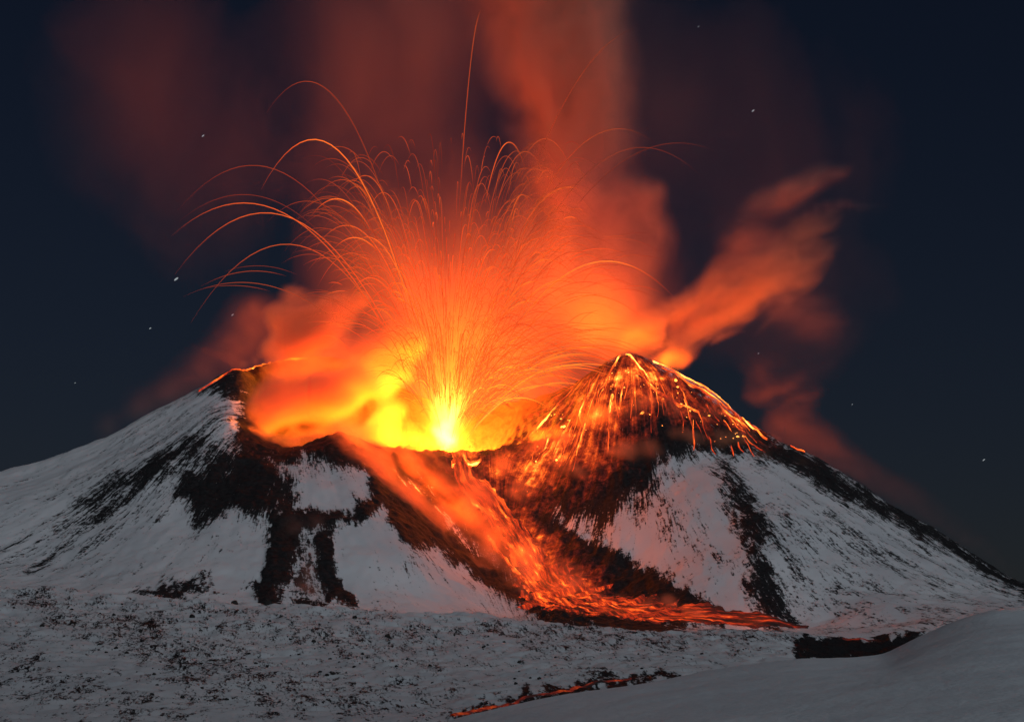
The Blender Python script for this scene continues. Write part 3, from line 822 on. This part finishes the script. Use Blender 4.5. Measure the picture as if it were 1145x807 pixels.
wisps += [(830,265,40,YD,.05),(880,330,46,YD,.05),(920,360,40,YD,.03),(850,290,45,YD,.05),(850,420,45,YD,.015),(895,440,40,YD,.02)]
tag(cloud('smoke_plume', [(a, b, c, d, e * 1.8) for a, b, c, d, e in wisps], M_THIN, 5, 1.0, 42, 1.3, ((1, 0, .3), 3.5), edge=.05, seed=12),
    'detached dim red smoke wisps high over the dark ridge', 'smoke plume', 'smoke plumes lit by the lava')
lm = [(160,455,26,3030,.14),(195,440,26,3030,.18),(230,420,28,3030,.22),(265,395,28,3030,.26),(120,478,20,3030,.12),(285,360,30,3030,.2)]
lm = [(a, b, c, d, e * .75) for a, b, c, d, e in lm]
tag(cloud('smoke_plume', lm, M_THIN, 6, 1.0, 50, .8, ((1, 0, .5), 2.5), seed=15),
    'thin purple grey mist clinging along the snowy outer flank', 'smoke plume', 'smoke plumes lit by the lava')
rm = path([(870,478,26,3020,.06),(910,498,24,3020,.10),(955,522,22,3020,.11),(1005,552,20,3020,.11),(1050,582,17,3020,.10),(1095,612,14,3020,.08),(1140,642,11,3020,.06)], 18)
rm = [(a, b, c, d, e * .45) for a, b, c, d, e in rm]
tag(cloud('smoke_plume', rm, M_THIN, 6, 1.0, 50, .7, ((1, 0, -.6), 2.5), seed=18),
    'thin dull red mist along the dark ridge descending to the frame edge', 'smoke plume', 'smoke plumes lit by the lava')
st = []
for u, v, r, w in ((338,655,14,.8),(345,640,12,.7),(350,662,12,.7),(330,590,12,.6),(352,586,12,.5),(350,620,10,.4)):
    h = vol.hit(u, v); st.append((u, v, r, h[1] - 14, w))
tag(cloud('steam_patch', st, M_THIN, 3.5, .8, 22, .8, seed=21), 'dull purple steam patch at the foot of the dark gash in the snow', 'steam')

# ------------------------------------------------------------------ cooled lava and channel by the snow field
M_COLD, N, L = new_mat('cold_black_lava')
out = N.new('ShaderNodeOutputMaterial'); pb = N.new('ShaderNodeBsdfPrincipled'); L.new(pb.outputs[0], out.inputs[0])
geo = N.new('ShaderNodeNewGeometry').outputs['Position']
L.new(ramp(N, L, noise(N, L, geo, .3, 4, .7), [(.3, (.006, .005, .005)), (.8, (.03, .024, .022))]), pb.inputs['Base Color'])
pb.inputs['Roughness'].default_value = .9

def rock_mesh(seed, rough=.35):
    bm = bmesh.new(); bmesh.ops.create_icosphere(bm, subdivisions=2, radius=1)
    for v in bm.verts:
        n = float(fbm(np.array([v.co.x * 1.1 + seed * 7.7]), np.array([v.co.y * 1.1]), np.array([v.co.z * 1.1 + seed]), 3)[0])
        v.co *= 1 + rough * n
        v.co.z *= .7
        if v.co.z < -.3: v.co.z = -.3
    me = bpy.data.meshes.new('lava_rock'); bm.to_mesh(me); bm.free()
    me.materials.append(M_COLD)
    return me
rocks = [rock_mesh(k) for k in range(8)]
cnt = 0
spots = [(300,648,5),(215,690,4),(262,672,4)]
while len(spots) < 270:
    u = random.uniform(2, 895); v = random.uniform(664, 790)
    if v < 668 + u * .05: continue
    if v > np.interp(u, [0, 450, 520, 760, 900], [806, 800, 780, 742, 728]): continue
    d = float(np.interp(v, [660, 730, 800], [1, .75, .4]))
    nz = float(perlin(np.array([u / 45]), np.array([v / 18]), np.array([.5]))[0])
    if random.random() < d * (.15 + 1.6 * max(0, nz + .15)): spots.append((u, v, .7 + random.expovariate(1.7)))
for u, v, s in spots:
    h = hill.hit(u, v)
    o = bpy.data.objects.new('lava_rock', random.choice(rocks)); COL.objects.link(o)
    w = s * S * h[1] * 1.0
    o.location = (h[0], h[1], h[2] + w * .1); o.scale = (w * random.uniform(.7, 1.2), w, w * random.uniform(.9, 1.5)); o.rotation_euler = (0, 0, random.uniform(0, 6.28))
    tag(o, 'small dark lava rock poking through the snow of the low hill', 'rock', 'lava rocks on the low hill')

# glowing blocks lying on the dark cone
blk = []
for k in range(4):
    bm = bmesh.new(); bmesh.ops.create_icosphere(bm, subdivisions=1, radius=1)
    for v in bm.verts: v.co *= random.uniform(.75, 1.25)
    me = bpy.data.meshes.new('lava_block'); bm.to_mesh(me); bm.free(); me.materials.append(M_RIV)
    n = len(me.vertices); set_attr(me, 'molten', np.full(n, .55 + .12 * k)); set_attr(me, 'flow', rng.normal(size=(n, 3)) * 20, 'FLOAT_VECTOR')
    blk.append(me)
for i in range(90):
    u = random.uniform(585, 850); v = np.interp(u, [585,640,700,760,850], [485,440,400,424,488]) + abs(random.gauss(0, 28)) + 5
    if v > 560 - .08 * (u - 585) or (u > 730 and v > 494): continue
    h = vol.hit(u, v); w = .4 + random.expovariate(2.2)
    o = bpy.data.objects.new('lava_block', random.choice(blk)); COL.objects.link(o)
    o.location = (h[0], h[1], h[2] + .3 * w); o.scale = (w * random.uniform(.8, 1.6), w, w * .8); o.rotation_euler = (0, random.uniform(0, .8), random.uniform(0, 6.28))
    tag(o, 'small glowing lava block lying on the dark cone', 'lava block', 'glowing lava blocks on the dark cone')

# stars
M_STAR, N, L = new_mat('star_light')
out = N.new('ShaderNodeOutputMaterial'); e = N.new('ShaderNodeEmission'); L.new(e.outputs[0], out.inputs[0])
e.inputs[0].default_value = (.85, .95, 1, 1); e.inputs[1].default_value = .35
M_STAR.cycles.emission_sampling = 'NONE'
stars = [(227,152,1.0,'small white star above the long lava arcs'),(197,312,1.6,'brightest white star beside the ends of the lava arcs'),(260,352,.9,'dim star just over the glowing smoke bank edge'),(168,367,.8,'faint star low over the snowy flank'),
         (842,124,1.1,'bright star above the detached smoke wisps'),(781,30,.7,'faint star near the frame top past the smoke column'),(848,395,.6,'faint star under the sideways smoke plume'),(1100,514,.9,'lone star low over the dark ridge end'),(84,428,.5,'very faint star close above the snowy flank'),(953,452,.5,'tiny star between the dark ridge and the mist')]
bm = bmesh.new(); bmesh.ops.create_icosphere(bm, subdivisions=2, radius=1)
sm_ = bpy.data.meshes.new('star'); bm.to_mesh(sm_); bm.free(); sm_.materials.append(M_STAR)
for u, v, s, lab in stars:
    o = bpy.data.objects.new('star', sm_); COL.objects.link(o)
    YS = 20000
    o.location = P(u, v, YS); k = S * YS * s
    o.scale = (k * 1.8, k * .6, k * .6); o.rotation_euler = (0, R(-38), 0)
    tag(o, lab, 'star', 'stars')
